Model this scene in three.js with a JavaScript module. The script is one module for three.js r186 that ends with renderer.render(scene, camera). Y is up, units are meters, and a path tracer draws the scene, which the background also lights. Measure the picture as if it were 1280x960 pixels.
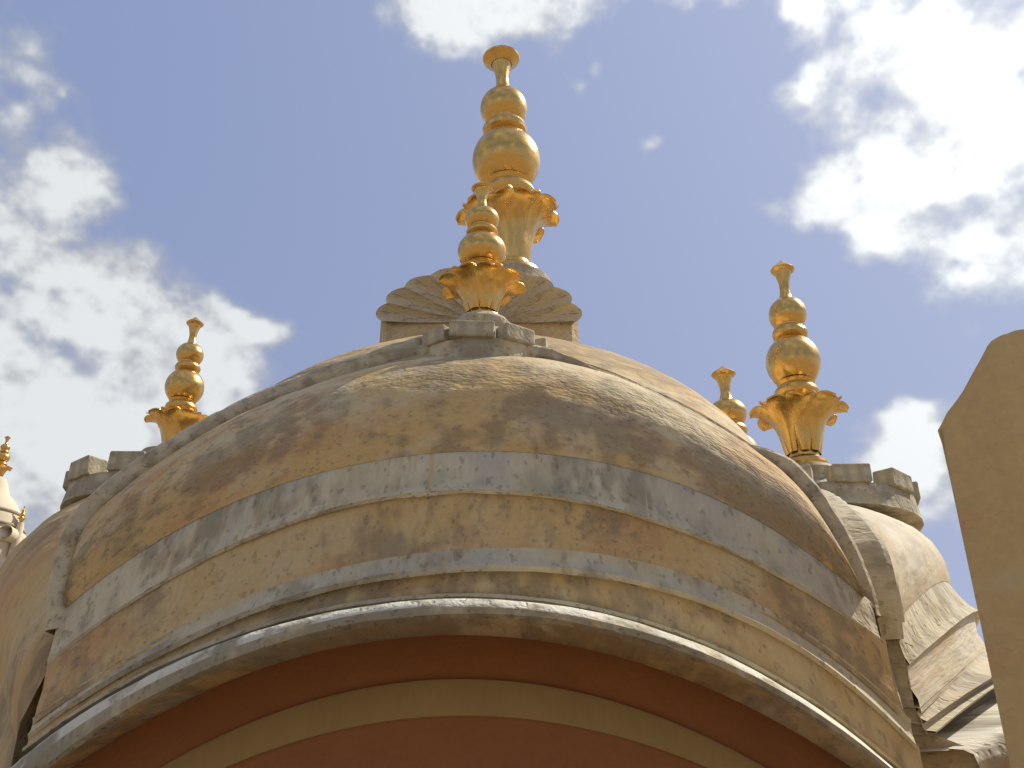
import * as THREE from 'three';
import { mergeGeometries, mergeVertices, toCreasedNormals } from 'three/addons/utils/BufferGeometryUtils.js';
import { RoundedBoxGeometry } from 'three/addons/geometries/RoundedBoxGeometry.js';

// ---------------------------------------------------------------- camera, sky, sun, exposure
const scene = new THREE.Scene();
const EYE = 1.6, PITCH = 25.6, FOCAL = 1200;               // focal length in pixels of the 1280 x 960 photograph
const camera = new THREE.PerspectiveCamera(2 * Math.atan(480 / FOCAL) * 180 / Math.PI, 4 / 3, 0.05, 3000);
camera.position.set(0, EYE, 0);
camera.rotation.set(PITCH * Math.PI / 180, 0, 0);
const SUN_AZ = 64, SUN_EL = 47;                             // degrees right of straight ahead, degrees up
const renderer = new THREE.WebGLRenderer({ antialias: true });
renderer.toneMapping = THREE.LinearToneMapping;
renderer.toneMappingExposure = 1.07;
renderer.shadowMap.enabled = true;
const D2R = Math.PI / 180;
const sunDir = new THREE.Vector3(Math.sin(SUN_AZ * D2R) * Math.cos(SUN_EL * D2R), Math.sin(SUN_EL * D2R), -Math.cos(SUN_AZ * D2R) * Math.cos(SUN_EL * D2R));
const sun = new THREE.DirectionalLight(new THREE.Color().setRGB(1, 0.93, 0.82), 5);
sun.position.copy(sunDir).multiplyScalar(60);
sun.castShadow = true;
sun.shadow.mapSize.set(2048, 2048);
Object.assign(sun.shadow.camera, { left: -14, right: 14, top: 14, bottom: -14, near: 1, far: 140 });
scene.add(sun, sun.target);

// ---------------------------------------------------------------- noise
function hash(x, y, z) {
  let h = Math.imul(x, 374761393) ^ Math.imul(y, 668265263) ^ Math.imul(z, 2147483647 - 58213);
  h = Math.imul(h ^ (h >>> 13), 1274126177); h ^= h >>> 16;
  return (h >>> 0) / 4294967296;
}
function noise3(x, y, z) {
  const X = Math.floor(x), Y = Math.floor(y), Z = Math.floor(z);
  let a = x - X, b = y - Y, c = z - Z;
  a = a * a * (3 - 2 * a); b = b * b * (3 - 2 * b); c = c * c * (3 - 2 * c);
  const L = (p, q, t) => p + (q - p) * t;
  return L(L(L(hash(X, Y, Z), hash(X + 1, Y, Z), a), L(hash(X, Y + 1, Z), hash(X + 1, Y + 1, Z), a), b),
    L(L(hash(X, Y, Z + 1), hash(X + 1, Y, Z + 1), a), L(hash(X, Y + 1, Z + 1), hash(X + 1, Y + 1, Z + 1), a), b), c);
}
function noise2(x, y, s = 0) {
  const X = Math.floor(x), Y = Math.floor(y);
  let a = x - X, b = y - Y;
  a = a * a * (3 - 2 * a); b = b * b * (3 - 2 * b);
  const p = hash(X, Y, s), q = hash(X + 1, Y, s), r = hash(X, Y + 1, s), t = hash(X + 1, Y + 1, s);
  return p + (q - p) * a + (r - p + (p - q - r + t) * a) * b;
}
function fbm2(x, y, s = 0, o = 4) { let v = 0, w = 0.5, n = 0; for (let i = 0; i < o; i++) { v += w * noise2(x, y, s + i * 17); n += w; w *= 0.5; const q = x * 1.62 - y * 1.22 + 3.1; y = x * 1.22 + y * 1.62 + 7.7; x = q; } return v / n; }
function fbm3(x, y, z, o = 4) { let v = 0, w = 0.5, n = 0; for (let i = 0; i < o; i++) { v += w * noise3(x, y, z); n += w; w *= 0.52; x = x * 2.07 + 3.1; y = y * 2.07 + 7.7; z = z * 2.07 + 1.3; } return v / n; }
const ss = (a, b, x) => { const t = Math.min(1, Math.max(0, (x - a) / (b - a))); return t * t * (3 - 2 * t); };
const mix = (a, b, t) => a + (b - a) * t;
const mix3 = (a, b, t) => [mix(a[0], b[0], t), mix(a[1], b[1], t), mix(a[2], b[2], t)];
let seed = 12345;
const rnd = () => { seed = (Math.imul(seed, 1664525) + 1013904223) >>> 0; return seed / 4294967296; };

// ---------------------------------------------------------------- sky: clear hazy blue with broken cloud
const cP = Math.cos(PITCH * D2R), sP = Math.sin(PITCH * D2R);
{
  const W = 4096, H = 2048, data = new Float32Array(W * H * 4);
  // clouds by the direction in which they stand: pixel of the photograph, half sizes, weight
  const blobs = [
    [25, 35, 70, 65, .75], [70, 85, 35, 35, .4], [15, 185, 90, 50, .55], [105, 235, 70, 34, .6], [30, 260, 60, 40, .4], [40, 325, 60, 40, .6], [150, 335, 55, 42, .85], [190, 420, 90, 55, .85], [50, 385, 90, 50, .7],
    [60, 480, 180, 80, .85], [160, 520, 140, 55, .6], [250, 455, 45, 40, .7], [100, 560, 180, 70, .8], [330, 411, 26, 17, 1.05], [235, 255, 22, 16, .3], [20, 640, 100, 60, .7],
    [585, 10, 85, 45, .9], [650, 45, 80, 45, .85], [700, 25, 50, 26, .7], [540, -20, 60, 40, .6], [760, 5, 60, 22, .6], [905, -4, 110, 36, .85], [620, 85, 22, 12, .35],
    [1250, 100, 190, 180, 1.25], [1130, 150, 110, 80, 1.0], [1020, 130, 52, 40, .75], [1060, 90, 40, 25, .5], [1040, 250, 75, 48, .85], [1120, 295, 42, 34, .8], [1190, 260, 70, 60, .9], [1085, 328, 26, 15, .7],
    [1150, 10, 130, 40, .9], [1000, 40, 30, 30, .35], [1120, 545, 70, 34, .9], [1090, 590, 90, 50, .85], [1180, 640, 80, 70, .8], [1240, 330, 60, 30, .3],
    [810, 190, 26, 15, 1.0], [735, 101, 15, 14, .8], [706, 122, 20, 12, .7], [895, 90, 18, 12, .3], [965, 140, 24, 16, .35], [1350, 300, 120, 160, .6], [1330, 560, 90, 60, .6], [-90, 300, 120, 260, .6],
  ];
  for (let j = 0; j < H; j++) {
    const el = ((j + .5) / H - .5) * Math.PI, dy = Math.sin(el), ce = Math.cos(el);
    for (let i = 0; i < W; i++) {
      const k = (j * W + i) * 4; data[k + 3] = 1;
      if (el < -0.02) { data[k] = .42; data[k + 1] = .40; data[k + 2] = .38; continue; }
      const az = ((i + .5) / W - .5) * 2 * Math.PI, dx = Math.cos(az) * ce, dz = Math.sin(az) * ce;
      const cs = dx * sunDir.x + dy * sunDir.y + dz * sunDir.z, ang = Math.acos(Math.min(1, Math.max(-1, cs))) / D2R;
      // air: deeper blue away from the sun and high up, pale near the horizon and round the sun
      const hz = Math.exp(-Math.max(0, dy) * 3.2), glow = Math.exp(-((ang / 42) ** 2));
      let r = .215 + .22 * hz + .29 * glow, g = .283 + .22 * hz + .28 * glow, b = .50 + .17 * hz + .28 * glow;
      // direction as seen through the lens
      const fw = -dz * cP + dy * sP, up = dy * cP + dz * sP;
      let inside = 0, px = 0, py = 0;
      if (fw > .35) { px = 640 + FOCAL * dx / fw; py = 480 - FOCAL * up / fw; inside = 1 - ss(0, 260, Math.max(-px - 60, px - 1340, -py - 60, py - 1020)); }
      const fine = fbm3(dx * 10 + 4, dy * 12, dz * 10, 6), wisp = fbm3(dx * 26 - 3, dy * 34 + 9, dz * 26, 6);
      let d = 0;
      if (inside > 0) {
        const wx = px + 95 * (fbm3(dx * 7 + 31, dy * 7, dz * 7, 4) - .5), wy = py + 80 * (fbm3(dx * 7, dy * 7 + 57, dz * 7, 4) - .5);
        let m = 0;
        for (const [bx, by, rx, ry, s] of blobs) { const e = ((wx - bx) / rx) ** 2 + ((wy - by) / ry) ** 2; if (e < 7) m += s * Math.exp(-e * .9); }
        const on = ss(.02, .35, m); d = Math.min(m, 1.2) * .95 - .34 + ((fine - .5) * 2.3 + (wisp - .5) * 1.7) * on;
      }
      if (inside < 1) { const gen = (fbm3(dx * 3.1 + 8, dy * 4.5 + 2, dz * 3.1 - 5, 6) - .5) * 3.2 + .08 + (wisp - .5) * .5; d = mix(gen, d, inside); }
      const a = ss(-.12, .72, d) * .94, body = ss(.15, 1.0, d + (wisp - .5) * .9);
      const lit = .47 + .36 * body + .62 * Math.exp(-((ang / 36) ** 2));
      const c = [lit * .965, lit * 1.0, lit * 1.01 + .02 * (1 - body)];
      data[k] = .93 * mix(r, c[0], a); data[k + 1] = .93 * mix(g, c[1], a); data[k + 2] = .93 * mix(b, c[2], a);
    }
  }
  const t = new THREE.DataTexture(data, W, H, THREE.RGBAFormat, THREE.FloatType);
  t.mapping = THREE.EquirectangularReflectionMapping; t.magFilter = THREE.LinearFilter; t.minFilter = THREE.LinearFilter; t.colorSpace = THREE.LinearSRGBColorSpace; t.needsUpdate = true;
  scene.background = t; scene.environment = t;
}

// ---------------------------------------------------------------- procedural surfaces
const lin2s = (v) => Math.round(255 * (v <= .0031308 ? 12.92 * v : 1.055 * Math.pow(Math.min(1, Math.max(0, v)), 1 / 2.4) - .055));
function texture(w, h, wm, hm, fn) {          // fn(x metres, y metres) -> linear [r, g, b, height]; returns colour and relief maps
  const c = new Uint8Array(w * h * 4), p = new Uint8Array(w * h * 4);
  for (let j = 0; j < h; j++) for (let i = 0; i < w; i++) {
    const [r, g, b, e] = fn((i + .5) / w * wm, (j + .5) / h * hm), k = (j * w + i) * 4;
    c[k] = lin2s(r); c[k + 1] = lin2s(g); c[k + 2] = lin2s(b); c[k + 3] = 255;
    p[k] = p[k + 1] = p[k + 2] = Math.max(0, Math.min(255, Math.round(e * 255))); p[k + 3] = 255;
  }
  const mk = (d, srgb) => { const t = new THREE.DataTexture(d, w, h); t.magFilter = THREE.LinearFilter; t.minFilter = THREE.LinearMipmapLinearFilter; t.generateMipmaps = true; t.wrapS = t.wrapT = THREE.MirroredRepeatWrapping; if (srgb) t.colorSpace = THREE.SRGBColorSpace; t.needsUpdate = true; return t; };
  return { map: mk(c, true), bump: mk(p, false) };
}
function plaster(w, h, wm, hm, fn, bump = .02, rough = .92) {
  const t = texture(w, h, wm, hm, fn);
  return new THREE.MeshStandardMaterial({ map: t.map, bumpMap: t.bump, bumpScale: bump, roughness: rough, side: THREE.DoubleSide });
}
const OCHRE = [.53, .365, .155], PALE = [.56, .46, .28], GRIME = [.17, .135, .09], WASH = [.55, .48, .315], RUST = [.47, .25, .11], MOSS = [.25, .235, .14];
// ochre limewash with washed-out patches, grime and runs; o.dirt adds grime where the photograph shows it
function ochre(x, y, s, o = {}) {
  const big = fbm2(x * 1.3, y * 1.6, s, 5), mid = fbm2(x * 6, y * 6, s + 50, 5), grain = fbm2(x * 55, y * 55, s + 90, 3), fine = fbm2(x * 18, y * 18, s + 95, 4);
  let c = mix3(OCHRE, PALE, ss(.34, .68, big + (mid - .5) * .7) * (o.pale ?? .8));
  c = mix3(c, RUST, ss(.48, .78, fbm2(x * 2.6 + 9, y * 4, s + 130, 5) + (fine - .5) * .3) * .5);
  const run = fbm2(x * 14 + 2 * fbm2(x * 3, y * 3, s + 5, 3), y * 2.4, s + 170, 5);
  const dirt = ss(.44, .82, fbm2(x * 2.2, y * 2.6, s + 210, 6) + (run - .5) * .5 + (fine - .5) * .55 + (o.dirt ?? 0));
  c = mix3(c, GRIME, dirt * .56);
  const pit = ss(.72, .84, fbm2(x * 46, y * 46, s + 300, 2) + (fine - .5) * .25);
  c = mix3(c, [.24, .19, .13], pit * .32 * (o.pit ?? 1));
  const f = .86 + .16 * grain + .12 * fine;
  return [c[0] * f, c[1] * f, c[2] * f, .5 + (mid - .5) * .55 + (fine - .5) * .35 + (grain - .5) * .2 - pit * .2];
}
// old white limewash gone grey, with grime, chips that show the ochre coat and dark runs
function wash(x, y, s, o = {}) {
  const mid = fbm2(x * 5, y * 6, s, 5), grain = fbm2(x * 55, y * 55, s + 90, 3), fine = fbm2(x * 18, y * 18, s + 95, 4), run = fbm2(x * 16 + 2 * fbm2(x * 3, y * 3, s + 5, 3), y * 2.6, s + 170, 5);
  let c = mix3(WASH, [.47, .41, .30], ss(.34, .70, mid));
  c = mix3(c, [.48, .37, .21], ss(.50, .76, fbm2(x * 3 + 4, y * 5, s + 30, 5) + (fine - .5) * .4) * .6);
  const dirt = ss(.46, .84, fbm2(x * 2.8, y * 4, s + 210, 6) + (run - .5) * .5 + (fine - .5) * .6 + (o.dirt ?? 0));
  c = mix3(c, GRIME, dirt * .58);
  c = mix3(c, MOSS, ss(.54, .78, fbm2(x * 6 + 2, y * 7, s + 260, 5) + (o.moss ?? 0)) * .45);
  const pit = ss(.72, .84, fbm2(x * 46, y * 46, s + 300, 2) + (fine - .5) * .25);
  c = mix3(c, [.20, .165, .105], pit * .35);
  const f = .86 + .16 * grain + .12 * fine;
  return [c[0] * f, c[1] * f, c[2] * f, .5 + (mid - .5) * .4 + (fine - .5) * .4 + (grain - .5) * .2 - pit * .25];
}
const spot = (x, y, cx, cy, rx, ry) => Math.exp(-(((x - cx) / rx) ** 2 + ((y - cy) / ry) ** 2));
const M = {};
// hood, 4.4 m round by 1.3 m up: grime along its foot in patches, a dark patch below the crown
M.hood = plaster(2048, 768, 4.4, 1.3, (x, y) => ochre(x, y, 1, { pale: .9, dirt: .26 * spot(x, y, 2.2, 1.13, .10, .13) + .2 * spot(x, y, 3.2, .16, .7, .18) + .28 * spot(x, y, 3.75, .3, .45, .3) + .12 * spot(x, y, 2.1, .1, .35, .12) + .12 * spot(x, y, .9, .2, .5, .2) + .03 }));
M.bandUpper = plaster(2048, 192, 4.4, .3, (x, y) => {
  let c = wash(x, y, 3, { dirt: .12 * spot(x, y, 1.4, .28, .55, .1) - .05 });
  const run = fbm2(x * 34, y * 1.2, 771, 3), e = ss(.50, .60, run + .22 * spot(x, y, 1.75, .3, .5, .16) - .22);   // ochre runs from the hood
  const q = ochre(x, y, 8); const m = mix3(c, q, e * .8); return [m[0], m[1], m[2], c[3]];
});
M.fasciaUpper = plaster(2048, 192, 4.4, .3, (x, y) => ochre(x, y, 11, { pale: .45, dirt: -.04 + .1 * spot(x, y, 4.1, .15, .3, .2) }));
M.bandLower = plaster(2048, 96, 4.4, .14, (x, y) => wash(x, y, 17, { dirt: -.06 }));
M.fasciaLower = plaster(2048, 96, 4.4, .14, (x, y) => ochre(x, y, 21, { pale: .6, dirt: .05 + .08 * spot(x, y, 1.7, .1, .8, .08) }));
M.eave = plaster(2048, 256, 4.4, .42, (x, y) => { const c = wash(x, y, 29, { dirt: .08 + .24 * spot(x, y, 1.5, .2, .9, .1) + .14 * spot(x, y, 3.4, .1, .6, .1), moss: .04 }); const q = ochre(x, y, 33, { dirt: .2 }), e = ss(.44, .60, fbm2(x * 5, y * 9, 401, 5) + (y < .19 ? .12 : y > .27 ? -.4 : -.12)); const k = y > .27 ? ss(.35, .6, fbm2(x * 9, y * 14, 411, 5)) * .75 : 0; const m = mix3(mix3(c, q, e), [.70, .66, .54], k); return [m[0], m[1], m[2], c[3]]; });  // stained limewash; lip painted whiter to brighten its sunlit strip
M.bead = plaster(1024, 32, 4.4, .06, (x, y) => wash(x, y, 39, { dirt: -.2 }));
M.wash = plaster(1024, 1024, 3, 3, (x, y) => wash(x, y, 41, {}));
M.cream = plaster(1024, 512, 4.4, 1.3, (x, y) => { const c = mix3(wash(x, y, 49, { dirt: -.12, moss: -.1 }), [.72, .67, .54], .45).concat(.5 + .5 * (fbm2(x * 7, y * 7, 491, 5) - .5)), q = ochre(x, y, 57, { pale: 1, dirt: -.1 }), m = mix3(c, q, .25 + .5 * ss(.4, .65, fbm2(x * 2, y * 2, 501, 4))); return [m[0], m[1], m[2], c[3]]; });  // whitened plaster: sunlit brightness of the right bay put into its colour
M.shell = plaster(512, 512, 1, 1, (x, y) => wash(x * 2, y * 2, 45, { dirt: -.22, moss: -.2 }));
M.ochre = plaster(1024, 1024, 3, 3, (x, y) => ochre(x, y, 43, { pale: .7 }));
M.dome = plaster(1024, 512, 6, 3, (x, y) => ochre(x, y, 47, { pale: 1, dirt: .03 }));
M.redWall = plaster(1024, 512, 4.4, 2.2, (x, y) => { const n = fbm2(x * 3, y * 3, 51, 4), g = fbm2(x * 40, y * 40, 55, 3), k = .88 + .24 * n + .12 * (g - .5); return [.31 * k, .125 * k, .042 * k, .5 + (n - .5) * .3 + (g - .5) * .3]; }, .006);
M.archBand = plaster(1024, 64, 4.4, .2, (x, y) => { const n = fbm2(x * 3, y * 6, 61, 4), g = fbm2(x * 40, y * 40, 65, 3), k = .88 + .24 * n + .12 * (g - .5); return [.37 * k, .25 * k, .095 * k, .5 + (g - .5) * .3]; }, .006);
M.pier = plaster(1024, 1024, 2.4, 2.4, (x, y) => { const c = ochre(x * .8, y * .8, 71, { pale: .5, dirt: -.26, pit: .15 }); return c; }, .008);
M.stone = plaster(512, 512, 1.2, 1.2, (x, y) => wash(x, y, 81, { dirt: .2 }));
M.farDome = plaster(512, 512, 4, 4, (x, y) => { const n = fbm2(x * 2, y * 2, 91, 4); return [.55 + .1 * n, .46 + .1 * n, .32 + .08 * n, .5]; });
M.ground = plaster(1024, 1024, 6, 6, (x, y) => { const n = fbm2(x * 1.2, y * 1.2, 95, 5), g = fbm2(x * 25, y * 25, 97, 3), k = .8 + .3 * n + .2 * (g - .5); return [.29 * k, .225 * k, .155 * k, g]; });
M.gap_shade = new THREE.MeshStandardMaterial({ color: new THREE.Color().setRGB(.17, .14, .10), roughness: .95, side: THREE.DoubleSide });  // dark tone stands in for shade in the gap below the bead
{
  const t = texture(512, 512, 1, 1, (x, y) => { const n = fbm2(x * 9, y * 9, 101, 5), g = fbm2(x * 50, y * 50, 107, 3), d = ss(.42, .85, fbm2(x * 5 + 3, y * 7, 113, 5) + (g - .5) * .3), k = .88 + .24 * n, c = mix3([.70 * k, .44 * k, .135 * k], [.46, .27, .085], d * .55); return [c[0], c[1], c[2], n * .8 + g * .2]; });
  const q = texture(512, 512, 1, 1, (x, y) => { const r = .14 + .26 * fbm2(x * 12, y * 12, 121, 4) + .14 * (fbm2(x * 60, y * 60, 127, 2) - .5); return [0, 0, 0, r]; });
  M.gold = new THREE.MeshStandardMaterial({ map: t.map, bumpMap: t.bump, bumpScale: .0012, roughness: 1, roughnessMap: q.bump, metalness: .92, side: THREE.DoubleSide });
  M.brown = new THREE.MeshStandardMaterial({ color: new THREE.Color().setRGB(.34, .22, .10), roughness: .5, metalness: .7, side: THREE.DoubleSide });
}

// ---------------------------------------------------------------- helpers
const taken = {};
const numbered = (n) => { taken[n] = (taken[n] ?? -1) + 1; return taken[n] ? n + '_' + String(taken[n]).padStart(3, '0') : n; };
function thing(name, label, category, pos = [0, 0, 0], turn = 0, group) {
  const o = new THREE.Group(); o.name = numbered(name); o.position.set(...pos); o.rotation.y = turn; o.userData = { label, category };
  if (group) o.userData.group = group; scene.add(o); return o;
}
function part(name, geo, mat, parent) { const m = new THREE.Mesh(geo, mat); m.name = name; m.castShadow = m.receiveShadow = true; parent.add(m); return m; }
// grid of points: rows x cols, each [x, y, z]; uv in [0, us] x [0, vs]
function sheet(pts, us = 1, vs = 1) {
  const R = pts.length, C = pts[0].length, pos = [], uv = [], idx = [];
  for (let r = 0; r < R; r++) for (let c = 0; c < C; c++) { pos.push(...pts[r][c]); uv.push(c / (C - 1) * us, r / (R - 1) * vs); }
  for (let r = 0; r < R - 1; r++) for (let c = 0; c < C - 1; c++) { const a = r * C + c, b = a + 1, d = a + C, e = d + 1; idx.push(a, b, e, a, e, d); }
  const g = new THREE.BufferGeometry();
  g.setAttribute('position', new THREE.Float32BufferAttribute(pos, 3)); g.setAttribute('uv', new THREE.Float32BufferAttribute(uv, 2)); g.setIndex(idx); g.computeVertexNormals(); return g;
}
// the same with uv in metres along the rows and across them
function sheetMetres(pts, su, sv) {
  const g = sheet(pts), R = pts.length, C = pts[0].length, uv = g.attributes.uv, d = (a, b) => Math.hypot(a[0] - b[0], a[1] - b[1], a[2] - b[2]), mid = pts[R >> 1];
  const U = [0], V = [0]; for (let c = 1; c < C; c++) U.push(U[c - 1] + d(mid[c], mid[c - 1])); for (let r = 1; r < R; r++) V.push(V[r - 1] + d(pts[r][C >> 1], pts[r - 1][C >> 1]));
  for (let r = 0; r < R; r++) for (let c = 0; c < C; c++) uv.setXY(r * C + c, U[c] / su, V[r] / sv); return g;
}
const creased = (g, a = 32) => toCreasedNormals(g.index ? g.toNonIndexed() : g, a * D2R);
// box-like uv in metres for a geometry
function metreUV(g, s) {
  g = g.index ? g.toNonIndexed() : g; g.computeVertexNormals();
  const p = g.attributes.position, n = g.attributes.normal, u = new Float32Array(p.count * 2);
  for (let i = 0; i < p.count; i++) { const ax = Math.abs(n.getX(i)), ay = Math.abs(n.getY(i)), az = Math.abs(n.getZ(i)); let a, b; if (ay > ax && ay > az) { a = p.getX(i); b = p.getZ(i); } else if (ax > az) { a = p.getZ(i); b = p.getY(i); } else { a = p.getX(i); b = p.getY(i); } u[2 * i] = a / s; u[2 * i + 1] = b / s; }
  g.setAttribute('uv', new THREE.BufferAttribute(u, 2)); return g;
}
function wobble(g, amp, freq, s = 0) { const p = g.attributes.position; for (let i = 0; i < p.count; i++) { const x = p.getX(i), y = p.getY(i), z = p.getZ(i); p.setXYZ(i, x + amp * (fbm3(x * freq + s, y * freq, z * freq, 3) - .5), y + amp * (fbm3(x * freq, y * freq + s + 40, z * freq, 3) - .5), z + amp * (fbm3(x * freq, y * freq, z * freq + s + 80, 3) - .5)); } g.computeVertexNormals(); return g; }

// ---------------------------------------------------------------- ground
{
  const g = new THREE.PlaneGeometry(1600, 1600); g.rotateX(-Math.PI / 2); const u = g.attributes.uv; for (let i = 0; i < u.count; i++) u.setXY(i, u.getX(i) * 266, u.getY(i) * 266);
  const m = part('terrace_ground', g, M.ground, scene); m.userData = { kind: 'structure', label: 'sandy plastered terrace floor around the kiosk', category: 'ground' };
}

// ---------------------------------------------------------------- the kiosk
const DEPTH = 4.55, XC = -0.2;
const kiosk = thing('domed_kiosk', 'ochre domed kiosk with curved banded eaves and whitewashed rims', 'kiosk', [XC, 0, -6.6]);
// heights above the eye of the moulding edges across the bay, t = s / 2
const poly = (c) => (s) => { const t = s / 2; let v = 0; for (let i = c.length - 1; i >= 0; i--) v = v * t + c[i]; return v; };
const H = {};
H.e1 = poly([1.6818, .0363, -.5874, -.0828, -.1793]);
H.e2 = poly([1.4473, .0112, -.7211, -.0032, .0095]);
H.e5 = poly([.9577, -.0073, -.6056, -.0938, -.0919]);
const e4 = poly([1.0565, .087, -.5175, -.0384, -.27]), e3 = poly([1.1765, .1142, -.5365, -.0987, -.22]);
const smax = (a, b, k = .03) => { const h = Math.max(0, Math.min(1, .5 + .5 * (a - b) / k)); return b + (a - b) * h + k * h * (1 - h); };
H.e4 = (s) => smax(e4(s), H.e5(s) + .045);
H.e3 = (s) => smax(e3(s), H.e4(s) + .085);
H.lip = poly([.8467, .0244, -.6204, -.1202, -.0379]);                       // top of the projecting eave's edge
H.e6 = (s) => Math.min(poly([.7624, .0528, -.6843, -.0786])(s), H.lip(s) - .05);
H.e7 = (s) => poly([.7925, -.0202, -.7153, -.0226])(s);
H.e8 = poly([.6479, -.0214, -.8355]);
H.e9 = poly([.4947, -.0019, -.7702]);
const plan = (w, b) => (s) => w - b * (s / 2) ** 2;
const COLS = 140;
function strip(rows, a = 1.97, b = a, vs = 1) {          // rows: [height(s), depth(s)] from the foot up
  return sheet(rows.map(([h, w]) => Array.from({ length: COLS + 1 }, (_, i) => { const s = mix(-a, b, i / COLS); return [s, EYE + h(s), w(s)]; })), 1, vs);
}
const rough = (s, k, amp) => amp * (fbm2(s * 6 + k * 13, k, 900, 4) - .5);
function lift(f, d) { return (s) => f(s) + d; }
function between(f, g, t) { return (s) => mix(f(s), g(s), t); }
function uneven(f, k, amp) { return (s) => f(s) + rough(s, k, amp); }
const RIM_A = 1.95;
const rimCurve = new THREE.CatmullRomCurve3([[-1.93, .92], [-1.95, 1.08], [-1.955, 1.2], [-1.945, 1.34], [-1.91, 1.47], [-1.83, 1.59], [-1.68, 1.75], [-1.42, 1.965], [-1.2, 2.12], [-.78, 2.33], [-.41, 2.44], [-.05, 2.47], [.25, 2.455], [.49, 2.41], [.74, 2.32], [1.15, 2.08], [1.50, 1.78], [1.64, 1.60], [1.725, 1.42], [1.785, 1.25], [1.82, 1.08], [1.83, .95]].map(([a, b]) => new THREE.Vector3(a, b, 0)), false, 'centripetal');
rimCurve.arcLengthDivisions = 800;
function rimPoint(phi, off = 0) { const t = Math.max(0, Math.min(1, phi / Math.PI + .5)), p = rimCurve.getPointAt(t), d = rimCurve.getTangentAt(t); return [p.x - d.y * off, p.y + d.x * off]; }
const rimW = (s) => -.25 + .25 * (s / 2) ** 2;

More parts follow.
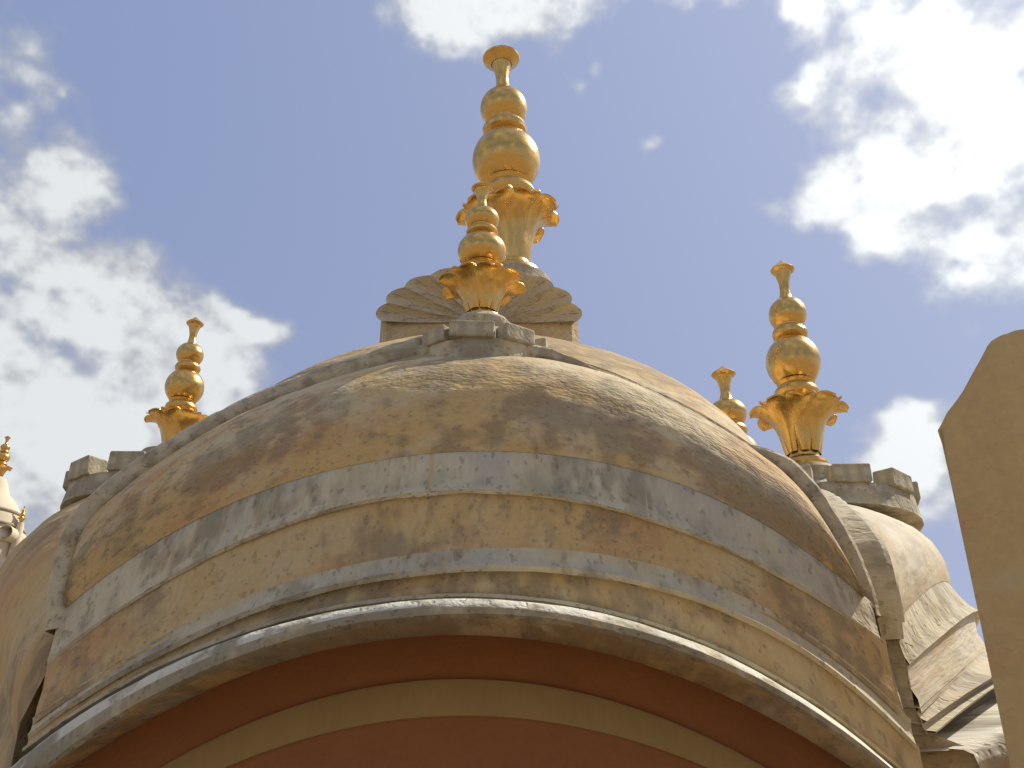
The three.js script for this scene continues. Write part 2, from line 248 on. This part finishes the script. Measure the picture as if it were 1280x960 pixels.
function makeBay(name) {
  // hood: from the upper band's top up and back to the rim
  const rows = [], NR = 34;
  for (let r = 0; r <= NR; r++) {
    const t = r / NR, row = [];
    for (let i = 0; i <= COLS; i++) {
      const phi = (2 * i / COLS - 1) * Math.PI / 2, sb = Math.max(-1.93, Math.min(1.84, rimPoint(phi)[0]));
      const B = [sb, H.e1(sb), plan(.30, .30)(sb)];
      const [sr, hr] = rimPoint(phi), wr = rimW(sr);
      const R = [sr, Math.max(hr, B[1] + .02), wr];
      const C = [mix(sb, sr, .5), R[1] - (B[2] - R[2]) * .5, B[2] + .06];
      const q = (k) => (1 - t) * (1 - t) * B[k] + 2 * t * (1 - t) * C[k] + t * t * R[k];
      const n = .022 * (fbm2(sb * 2.2, t * 3, 940, 4) - .5) + .008 * (fbm2(sb * 9, t * 9, 950, 3) - .5);
      const nn = n * ss(0, .12, t); row.push([q(0), EYE + q(1) + nn, q(2) + nn]);
    }
    rows.push(row);
  }
  const hood = part(name, sheet(rows), M.hood, kiosk);
  // rolled foot of the hood, a small overhang over the white band
  const p1 = plan(.30, .30), p2 = plan(.395, .375), p3 = plan(.375, .355), p4 = plan(.50, .46), p5 = plan(.455, .42);
  part('upper_band', creased(strip([[lift(H.e2, .004), lift(p3, -.04)], [uneven(lift(H.e2, -.006), 1, .014), lift(p2, -.006)], [uneven(lift(H.e2, .010), 2, .010), lift(p2, .004)], [between(H.e2, H.e1, .25), between(p2, p1, .34)], [between(H.e2, H.e1, .6), between(p2, p1, .7)], [lift(H.e1, .004), lift(p1, -.003)], [lift(H.e1, .03), lift(p1, -.03)]], 1.96, 1.87), 50), M.bandUpper, hood);
  part('upper_fascia', strip([[lift(H.e3, -.03), lift(p3, .015)], [between(H.e3, H.e2, .2), lift(p3, .012)], [between(H.e3, H.e2, .5), lift(p3, -.006)], [between(H.e3, H.e2, .8), lift(p3, -.004)], [lift(H.e2, .02), lift(p3, -.004)]], 1.96, 1.9), M.fasciaUpper, hood);
  part('lower_band', creased(strip([[lift(H.e4, .012), lift(p5, -.04)], [uneven(lift(H.e4, -.006), 3, .01), lift(p4, -.008)], [uneven(lift(H.e4, .016), 4, .008), lift(p4, .006)], [between(H.e4, H.e3, .4), between(p4, p3, .5)], [between(H.e4, H.e3, .75), between(p4, p3, .82)], [lift(H.e3, .004), lift(p3, .016)], [lift(H.e3, .012), lift(p3, -.03)]], 1.97, 1.95), 50), M.bandLower, hood);
  part('lower_fascia', strip([[lift(H.e5, -.01), lift(p5, .004)], [between(H.e5, H.e4, .35), p5], [between(H.e5, H.e4, .7), lift(p5, -.003)], [lift(H.e4, .03), lift(p5, -.006)]]), M.fasciaLower, hood);
  // thin drip bead, then a strip coloured dark for the gap's shade, then the eave
  part('drip_bead', creased(strip([[uneven(lift(H.e5, -.012), 5, .008), lift(p5, -.05)], [uneven(lift(H.e5, -.012), 5, .01), lift(p5, .030)], [uneven(lift(H.e5, .002), 6, .008), lift(p5, .034)], [lift(H.e5, .014), lift(p5, -.01)]]), 40), M.bead, hood);
  part('gap_shade', strip([[lift(H.lip, -.04), lift(p5, -.05)], [lift(H.e5, -.004), lift(p5, -.05)]]), M.gap_shade, hood);
  const eo = plan(.96, .79), ei = plan(.45, .42);
  part('eave', creased(strip([[lift(H.e7, .14), lift(ei, -.27)], [lift(H.e7, .05), lift(ei, -.2)], [lift(H.e7, .015), lift(ei, -.04)], [lift(H.e7, .0), lift(ei, .0)], [between(H.e7, H.e6, .3), between(ei, eo, .3)], [uneven(between(H.e7, H.e6, .65), 6, .012), between(ei, eo, .65)], [between(H.e7, H.e6, .95), between(ei, eo, .92)], [uneven(between(H.e6, H.lip, .12), 7, .01), lift(eo, .0)], [between(H.e6, H.lip, .4), lift(eo, .006)], [uneven(lift(H.lip, -.036), 8, .008), lift(eo, -.004)], [uneven(lift(H.lip, -.012), 9, .008), lift(eo, -.03)], [uneven(lift(H.lip, -.002), 10, .006), lift(eo, -.075)], [lift(H.lip, -.012), between(eo, p5, .5)], [lift(H.lip, -.018), lift(p5, -.06)]], 1.99, 1.99), 48), M.eave, hood);
  // wall under the eave with a raised arch band
  const wl = plan(.2, .2), wb = plan(.225, .22);
  const gnd = () => -EYE;
  part('wall', strip([[gnd, wl], [lift(H.e9, -.4), wl], [lift(H.e9, -.02), wl], [lift(H.e8, .02), wl], [lift(H.e7, .16), wl]], 1.96), M.redWall, hood);
  part('arch_band', creased(strip([[H.e9, lift(wl, -.01)], [lift(H.e9, .002), wb], [lift(H.e9, .012), lift(wb, .006)], [lift(H.e8, -.01), lift(wb, .004)], [lift(H.e8, 0), wb], [lift(H.e8, .001), lift(wl, -.01)]], 1.9), 40), M.archBand, hood);
  // rim round the hood and the vault behind it
  const rr = [], sec = [[-.015, .0], [-.01, .025], [.015, .04], [.065, .036], [.084, .015], [.088, -.1], [.085, -.25]];
  for (const [off, w] of sec) rr.push(Array.from({ length: COLS + 1 }, (_, i) => { const phi = (2 * i / COLS - 1) * Math.PI / 2, [s, h] = rimPoint(phi, off); const sunk = ss(.25, 1.0, s) * (1 - ss(1.35, 1.65, s)), [s2, h2] = rimPoint(phi, off - sunk * Math.max(0, off + .03)); return [s2 + rough(s, h * 3 + off, .012), EYE + h2 + rough(h * 2, s + off * 5, .02), rimW(s) + w - sunk * (w > -.01 ? w + .02 : 0)]; }));
  part('rim', creased(sheetMetres(rr, 3, 3), 38), M.wash, hood);
  const vv = [];
  for (const [w, off, follow] of [[-.004, -.012, 1], [-.03, .03, 1], [-.09, .05, 1], [-.3, .065, 0], [-.8, .07, 0], [-1.9, .07, 0]]) { const row = [[-RIM_A - .10, 0, w], [-RIM_A - .10, EYE + .5, w]]; for (let i = 0; i <= 90; i++) { const [s, h] = rimPoint((2 * i / 90 - 1) * Math.PI / 2, off); row.push([s, EYE + h, w + follow * rimW(s)]); } row.push([1.93, EYE + .5, w], [1.93, 0, w]); vv.push(row); }
  part('vault', creased(sheetMetres(vv, 3, 3), 35), M.ochre, hood);
  // end walls that close the mouldings
  const prof = [[H.e1, p1], [H.e2, p2], [H.e2, p3], [H.e3, p3], [H.e4, p4], [H.e4, p5], [H.e5, p5], [lift(H.lip, -.03), lift(eo, -.02)], [H.e6, eo], [H.e7, ei], [lift(H.e7, .03), wl], [gnd, wl]];
  for (const s of [-1.955, 1.88]) {
    const sh = new THREE.Shape(); prof.forEach(([h, w], i) => sh[i ? 'lineTo' : 'moveTo'](w(s) - .004, EYE + h(s))); sh.lineTo(-.4, 0); sh.lineTo(-.4, EYE + H.e1(s)); sh.closePath();
    const g = new THREE.ShapeGeometry(sh); g.rotateY(-Math.PI / 2); g.translate(s, 0, 0); part('end_wall', metreUV(g, 3), M.wash, hood);
  }
  return hood;
}
// crest: small platform with a row of worn blocks round its front edge; sizes in metres, centre depth w
const frame = (bay) => new THREE.Matrix4().compose(new THREE.Vector3(bay.position.x, 0, bay.position.z), bay.quaternion, new THREE.Vector3(1, 1, 1));
function crest(bay, { w, top, radius, from, angles, size, knob, seat }) {
  const F = frame(bay), g = new THREE.CylinderGeometry(radius, radius * 1.04, .16, 28, 1); g.translate(0, EYE + top - .08, w);
  part('crest_slab', creased(metreUV(wobble(g, .02, 5, from), 1.2), 30), M.stone, kiosk).applyMatrix4(F);
  angles.forEach(([a, len], i) => {
    let b = new RoundedBoxGeometry(len, size, size * 1.15, 2, .012); wobble(b, .028, 9, i * 7 + from * 3);
    b = metreUV(b, 1.2); const m = part('crest_block', b, M.stone, kiosk);
    m.position.set((radius - size * .42) * Math.sin(a * D2R), EYE + top + size * .5 - .004, w + (radius - size * .42) * Math.cos(a * D2R)); m.rotation.y = a * D2R + (rnd() - .5) * .12; m.rotation.z = (rnd() - .5) * .08; m.updateMatrix(); m.applyMatrix4(F);
  });
  const hgt = seat - top + .01, prof = [[0, 0], [1.9, 0], [1.95, .18], [1.6, .36], [1.2, .55], [1.05, .72], [1.12, .8], [1.15, .9], [1.0, 1], [0, 1]].map(([r, y]) => new THREE.Vector2(r * knob, y * hgt));
  const k = new THREE.LatheGeometry(prof, 36); k.translate(0, EYE + top - .01, w); part('pedestal', creased(metreUV(k, 3), 30), M.wash, kiosk).applyMatrix4(F);
  return EYE + seat;
}
function placeBay(hood, x, fwd, turn) { hood.position.set(x - XC, 0, -fwd + 6.6); hood.rotation.y = turn; hood.updateMatrix(); }
const front = makeBay('bay_roof'); placeBay(front, XC, DEPTH, -2 * D2R);
function sideBay(name, side) {
  const b = front.clone(); b.name = name; kiosk.add(b);
  const c = side < 0 ? [-2.14, 4.75] : [1.84, 4.72], a = (side < 0 ? 30 : 20) * D2R; const k = side < 0 ? 1.45 : .80, top = side < 0 ? 2.30 : 2.14; b.scale.set(1, k, side < 0 ? 1.3 : 1.5);
  placeBay(b, c[0] + side * 2 * Math.sin(a), c[1] + 2 * Math.cos(a), side * (Math.PI / 2 - a)); b.position.y = EYE + top - (EYE + 2.47) * k; return b;
}
const left = sideBay('bay_roof', -1), right = sideBay('bay_roof', 1);
left.material = M.fasciaUpper; left.children.find((c) => c.name === 'upper_band').material = M.fasciaUpper; left.children.find((c) => c.name === 'rim').material = M.ochre; left.children.find((c) => c.name === 'vault').material = M.ochre;
right.children.find((c) => c.name === 'vault').material = M.wash;
right.material = M.cream; for (const c of right.children) if (/fascia/.test(c.name)) c.material = M.cream;
const topFront = crest(front, { w: -.5, top: 2.52, seat: 2.82, radius: .40, from: 1, angles: [[-62, .1], [-38, .17], [-4, .25], [36, .2], [76, .2], [112, .2], [-100, .2]], size: .10, knob: .16 });
const topLeft = crest(left, { w: -.60, top: 2.30, seat: 2.66, radius: .62, from: 2, angles: [[-92, .24], [-56, .24], [-18, .26], [20, .24], [58, .24], [94, .24]], size: .14, knob: .17 });
const topRight = crest(right, { w: -.35, top: 2.17, seat: 2.50, radius: .70, from: 3, angles: [[-96, .24], [-64, .26], [-30, .26], [4, .3], [38, .28], [72, .26], [106, .26]], size: .13, knob: .2 });

// core, dome, drum and lotus
{
  const oct = []; for (let i = 0; i < 12; i++) { const a = (i + .5) / 12 * 2 * Math.PI; oct.push(new THREE.Vector2(2.0 * Math.sin(a), 2.0 * Math.cos(a))); }
  const g = new THREE.ExtrudeGeometry(new THREE.Shape(oct), { depth: EYE + 1.9, bevelEnabled: false }); g.rotateX(-Math.PI / 2); part('core_wall', metreUV(g, 3), M.ochre, kiosk);
  const pr = []; for (let i = 0; i <= 40; i++) { const t = i / 40 * Math.PI / 2; const r = 2.12 * Math.cos(t) ** .92; let h = 1.75 + 1.42 * Math.sin(t); h += .16 * ss(.9, .2, r); pr.push(new THREE.Vector2(Math.max(r, .001), EYE + h)); }
  const d = new THREE.LatheGeometry(pr, 96); wobble(d, .03, 2.2); part('dome', d, M.dome, kiosk);
  // square drum under the lotus, chamfered corners
  const hw = .70, ch = .05, sh = new THREE.Shape([[-hw, -.9 + ch], [-hw + ch, -.9], [hw - ch, -.9], [hw, -.9 + ch], [hw, .5 - ch], [hw - ch, .5], [-hw + ch, .5], [-hw, .5 - ch]].map(([a, b]) => new THREE.Vector2(a, b)));
  const dg = new THREE.ExtrudeGeometry(sh, { depth: .83, bevelEnabled: false }); dg.rotateX(-Math.PI / 2); dg.translate(-.03, EYE + 2.52, -.2);
  const drum = part('drum', metreUV(wobble(dg, .012, 4), 3), M.ochre, kiosk);
  // shell of petals that fans out from the foot of the front finial and leans forward over the drum
  const NP = 9, half = .5 / NP, RX = .73, RY = .40, tilt = 20 * D2R;
  for (let k = 0; k < NP; k++) {
    const rows = [];
    for (let r = 0; r <= 14; r++) {
      const t = r / 14, row = [];
      for (let c = 0; c <= 10; c++) {
        const v = c / 5 - 1, a = Math.PI * ((k + .5) / NP + v * half * 1.04), lip = 1 - .07 * v * v * t * t, q = (.06 + .94 * t) * lip;
        const dish = -.06 * t * t + .028 * t * (1 - v * v);                        // each petal is a shallow hollow between two ridges
        const x = -Math.cos(a) * RX * q, u = Math.sin(a) * RY * q;
        row.push([x, u * Math.cos(tilt) + dish * Math.sin(tilt), u * Math.sin(tilt) - dish * Math.cos(tilt)]);
      }
      rows.push(row);
    }
    const back = rows.map((row) => row.map(([x, y, z]) => [x, y + .045, z - .085])).reverse();
    const g = wobble(sheet([...rows, ...back], .2, .5), .012, 6, k);
    const p = part('shell_petal', creased(g, 45), M.shell, drum); p.position.set(-.03, EYE + 3.305, .705);
  }
}

// ---------------------------------------------------------------- gilded finials
const FIN = {};
{
  const V = (a) => a.map(([r, y]) => new THREE.Vector2(r, y));
  const lathe = (a, n = 48) => creased(new THREE.LatheGeometry(V(a), n).rotateY(Math.PI), 28);
  const ball = (cy, rx, ry, y0, y1) => { const a = []; const n = 22; for (let i = 0; i <= n; i++) { const y = mix(y0, y1, i / n), q = (y - cy) / ry; a.push([rx * Math.sqrt(Math.max(.02, 1 - q * q)), y]); } return new THREE.LatheGeometry(V(a), 56).rotateY(Math.PI); };
  FIN.base = lathe([[.0, 0], [.085, 0], [.108, .006], [.116, .02], [.112, .036], [.09, .046], [.078, .056], [.074, .072]]);
  FIN.bowl = lathe([[.070, .07], [.074, .085], [.082, .12], [.093, .17], [.104, .22], [.112, .26], [.112, .285], [.095, .30], [.09, .31]]);
  FIN.collar = lathe([[.088, .305], [.094, .315], [.108, .328], [.114, .345], [.108, .36], [.092, .372], [.084, .38], [.09, .39], [.095, .394]]);
  FIN.ball = ball(.492, .138, .122, .386, .605);
  FIN.ring = lathe([[.062, .598], [.074, .604], [.088, .614], [.092, .628], [.086, .642], [.072, .65], [.066, .656], [.068, .664]]);
  FIN.small = ball(.722, .098, .082, .655, .796);
  FIN.neck = lathe([[.044, .79], [.034, .806], [.028, .83], [.026, .855], [.028, .875], [.034, .9], [.042, .925], [.047, .94]], 32);
  FIN.cap = lathe([[.046, .936], [.060, .944], [.064, .95], [.058, .957], [.038, .972], [.02, .985], [.010, .996], [.0, 1.0]], 32);
  FIN.disc = lathe([[.044, .925], [.060, .938], [.078, .950], [.080, .956], [.07, .962], [.04, .966], [.03, .972], [.016, .985], [0, 1.0]], 40);
  // one petal: rises along the bowl, then turns out to a rounded tip
  const path = [[.074, .080], [.085, .12], [.097, .17], [.112, .215], [.134, .252], [.164, .279], [.196, .292], [.224, .289], [.243, .277]], wid = [.026, .034, .043, .054, .065, .072, .070, .054, .02];
  const A = new THREE.CatmullRomCurve3(path.map(([r, y], i) => new THREE.Vector3(r, y, wid[i])), false, 'centripetal');
  const f = [], b = [], n = 20;
  for (let i = 0; i <= n; i++) {
    const p = A.getPoint(i / n), row = [], back = [], q = A.getTangent(i / n), L = Math.hypot(q.x, q.y), nx = q.y / L, ny = -q.x / L;
    for (let k = 0; k <= 8; k++) { const v = k / 4 - 1, cup = .012 * (1 - v * v); row.push([v * p.z, p.y + ny * cup, p.x + nx * cup]); back.push([v * p.z * .98, p.y + ny * (cup - .007), p.x + nx * (cup - .007)]); }
    f.push(row); b.push(back);
  }
  FIN.petal = mergeGeometries([sheet(f), sheet(b)]);
  const e1 = sheet([f.map((r) => r[0]), b.map((r) => r[0])]), e2 = sheet([f.map((r) => r[8]), b.map((r) => r[8])]), e3 = sheet([f[n], b[n]]);
  FIN.petal = mergeGeometries([FIN.petal, e1, e2, e3]);
}
function finial(label, x, y, fwd, size, o = {}) {
  const t = thing('gilded_finial', label, 'finial', [x, y, -fwd], o.turn ?? 0, 'gilded finials on the kiosk roofs');
  const add = (n, g, m = M.gold) => part(n, g, m, t);
  add('base_ring', FIN.base); add('bowl', FIN.bowl); add('lower_collar', FIN.collar); add('large_globe', FIN.ball); add('upper_collar', FIN.ring); add('small_globe', FIN.small); add('neck', FIN.neck); add('cap', o.disc ? FIN.disc : FIN.cap, M.gold);
  const np = o.petals ?? 8;
  for (let i = 0; i < np; i++) { const p = add('petal', FIN.petal); p.rotation.y = (i + .35) / np * 2 * Math.PI; p.scale.set((o.flare ?? 1) * (1 + .08 * (rnd() - .5)), .93, (o.flare ?? 1) * (1 + .05 * (rnd() - .5))); p.rotation.x = .03 * (rnd() - .5); }
  t.scale.set(size * (o.slim ?? 1), size, size * (o.slim ?? 1));
  if (o.lean) { t.rotation.z = o.lean[0] * D2R; t.rotation.x = o.lean[1] * D2R; }
  return t;
}
const at = (o, w) => { kiosk.updateMatrixWorld(true); return new THREE.Vector3(0, 0, w).applyMatrix4(frame(o)).applyMatrix4(kiosk.matrixWorld); };
const pf = at(front, -.5), pl = at(left, -.60), pr = at(right, -.35);
finial('small gilded finial on the block crest in front of the shell fan', pf.x, topFront - .01, -pf.z, 1.06, { slim: 1.04, lean: [.6, 0] });
finial('tall gilded finial with flared disc top rising behind the shell fan', .0, EYE + 3.92, 6.4, 2.42, { disc: true, slim: .84, turn: .2, petals: 9, flare: .84, lean: [2.4, 0] });
finial('gilded finial on the shaded ochre bay nearest the distant cream kiosk', pl.x + .06, topLeft - .05, -pl.z, 1.24, { slim: .86, turn: .5 });
finial('large gilded finial on the grey crest beside the ochre pier', pr.x - .01, topRight - .01, -pr.z, 1.87, { turn: .3, slim: .81, lean: [-1.5, 0] });
finial('small gilded finial half hidden behind the sunlit hood', 2.11, EYE + 2.42, 8.6, 1.9, { turn: .1 });
{ // stem of masonry that carries the tall finial
  const k = new THREE.CylinderGeometry(.30, .42, .70, 28); k.translate(-XC, EYE + 3.58, .2); part('finial_plinth', creased(metreUV(k, 3)), M.wash, kiosk);
}

// ---------------------------------------------------------------- ochre pier with a worn top
{
  const t = thing('wall_pier', 'plain ochre plaster pier with worn rounded top', 'pier', [1.595, 0, -3.3]);
  const top = [[0, 1.40], [.03, 1.455], [.07, 1.50], [.105, 1.56], [.135, 1.61], [.165, 1.665], [.22, 1.70], [.30, 1.72], [.36, 1.725], [.45, 1.70], [.6, 1.64], [.85, 1.58], [1.1, 1.55]];
  const hAt = (x) => { for (let i = 1; i < top.length; i++) if (x <= top[i][0]) return mix(top[i - 1][1], top[i][1], (x - top[i - 1][0]) / (top[i][0] - top[i - 1][0])); return 1.55; };
  const N = 70, fr = [], bk = [], zf = (x) => x < .16 ? x * 1.2 : .192 + .004 * Math.sin(x * 9);
  for (let i = 0; i <= N; i++) { const x = 1.1 * i / N; const h = EYE + hAt(x) + .02 * (fbm2(x * 14, 2, 970, 3) - .5); fr.push([x, h, zf(x)]); bk.push([x + .30, h - .03 * fbm2(x * 10, 4, 980, 3), -.42]); }
  const g1 = []; for (const k of [0, .4, .8, .93, .98, 1]) g1.push(fr.map(([x, h, z]) => [x, h * k, z - (k === 1 ? .02 : k > .97 ? .006 : 0) + .008 * (fbm2(x * 5, k * 9, 990, 3) - .5)]));
  const g2 = [g1[5], fr.map(([x, h, z], i) => [x + .11, h + .012, mix(z, bk[i][2], .35)]), bk], g3 = [bk, bk.map(([x, h, z]) => [x, 0, z])];
  const ends = [0, N].map((i) => sheet([[g1[0][i], [fr[i][0], fr[i][1], fr[i][2]]], [[bk[i][0], 0, bk[i][2]], bk[i]]]));
  const g = mergeGeometries([sheet(g1), sheet(g2), sheet(g3), ...ends]);
  part('shaft', creased(metreUV(g, 2.4), 25), M.pier, t);
}

// ---------------------------------------------------------------- distant kiosk
{
  const F = 26, t = thing('distant_kiosk', 'small distant cream kiosk with banded dome and round opening', 'kiosk', [-14.75, 0, -F]);
  const b = EYE + 7.35;
  const V = (a) => a.map(([r, y]) => new THREE.Vector2(r, y));
  part('dome', creased(new THREE.LatheGeometry(V([[1.05, b + .12], [1.12, b + .2], [1.08, b + .3], [1.0, b + .42], [.95, b + .8], [.80, b + 1.15], [.6, b + 1.45], [.42, b + 1.62], [.3, b + 1.95], [.22, b + 2.1], [0, b + 2.12]]), 48), 40), M.farDome, t);
  for (const [r, y] of [[1.02, b + .62], [.9, b + 1.02]]) { const g = new THREE.TorusGeometry(r - .03, .05, 8, 48); g.rotateX(Math.PI / 2); g.translate(0, y, 0); part('band', g, M.wash, t); }
  // lower wall, then piers that leave two open windows, hollow inside
  const ring = (r, y0, y1, a0, a1) => { const g = new THREE.CylinderGeometry(r, r, y1 - y0, Math.max(4, Math.round((a1 - a0) * 7)), 1, true, a0, a1 - a0); g.translate(0, (y0 + y1) / 2, 0); return g; };
  const wallPart = (a0, a1, y0, y1) => part('wall', mergeGeometries([ring(.95, y0, y1, a0, a1), ring(.80, y0, y1, a0, a1)]), M.farDome, t);
  wallPart(0, 2 * Math.PI, 0, b - 1.05); wallPart(-.24, .19, b - 1.05, b + .25); wallPart(.51, 2 * Math.PI - .56, b - 1.05, b + .25);
  // open water spout and a corner post
  { const m = part('spout', new THREE.LatheGeometry([[.17, .0], [.17, .75], [.20, .75], [.21, 0], [.21, -.05]].map(([r, y]) => new THREE.Vector2(r, y)), 20), M.farDome, t); m.rotation.x = Math.PI / 2; m.position.set(.93, b + .33, -.1); const k = part('spout', new THREE.CircleGeometry(.2, 20), M.farDome, t); k.position.set(.93, b + .33, -.1); }
  { const c = new THREE.CylinderGeometry(.09, .16, 1.0, 12); c.translate(1.06, b + .22, .2); part('corner_post', c, M.farDome, t); }
  const big = finial('tiny gilded finial on the distant cream kiosk', -14.75, b + 2.08, F, 1.35, {});
  const sm = finial('tiny gilded finial beside the dome of the distant kiosk', -13.69, b + .71, F - .2, .5, {});
}
scene.traverse((o) => { if (o.isMesh) { o.castShadow = true; o.receiveShadow = true; } });
renderer.render(scene, camera);
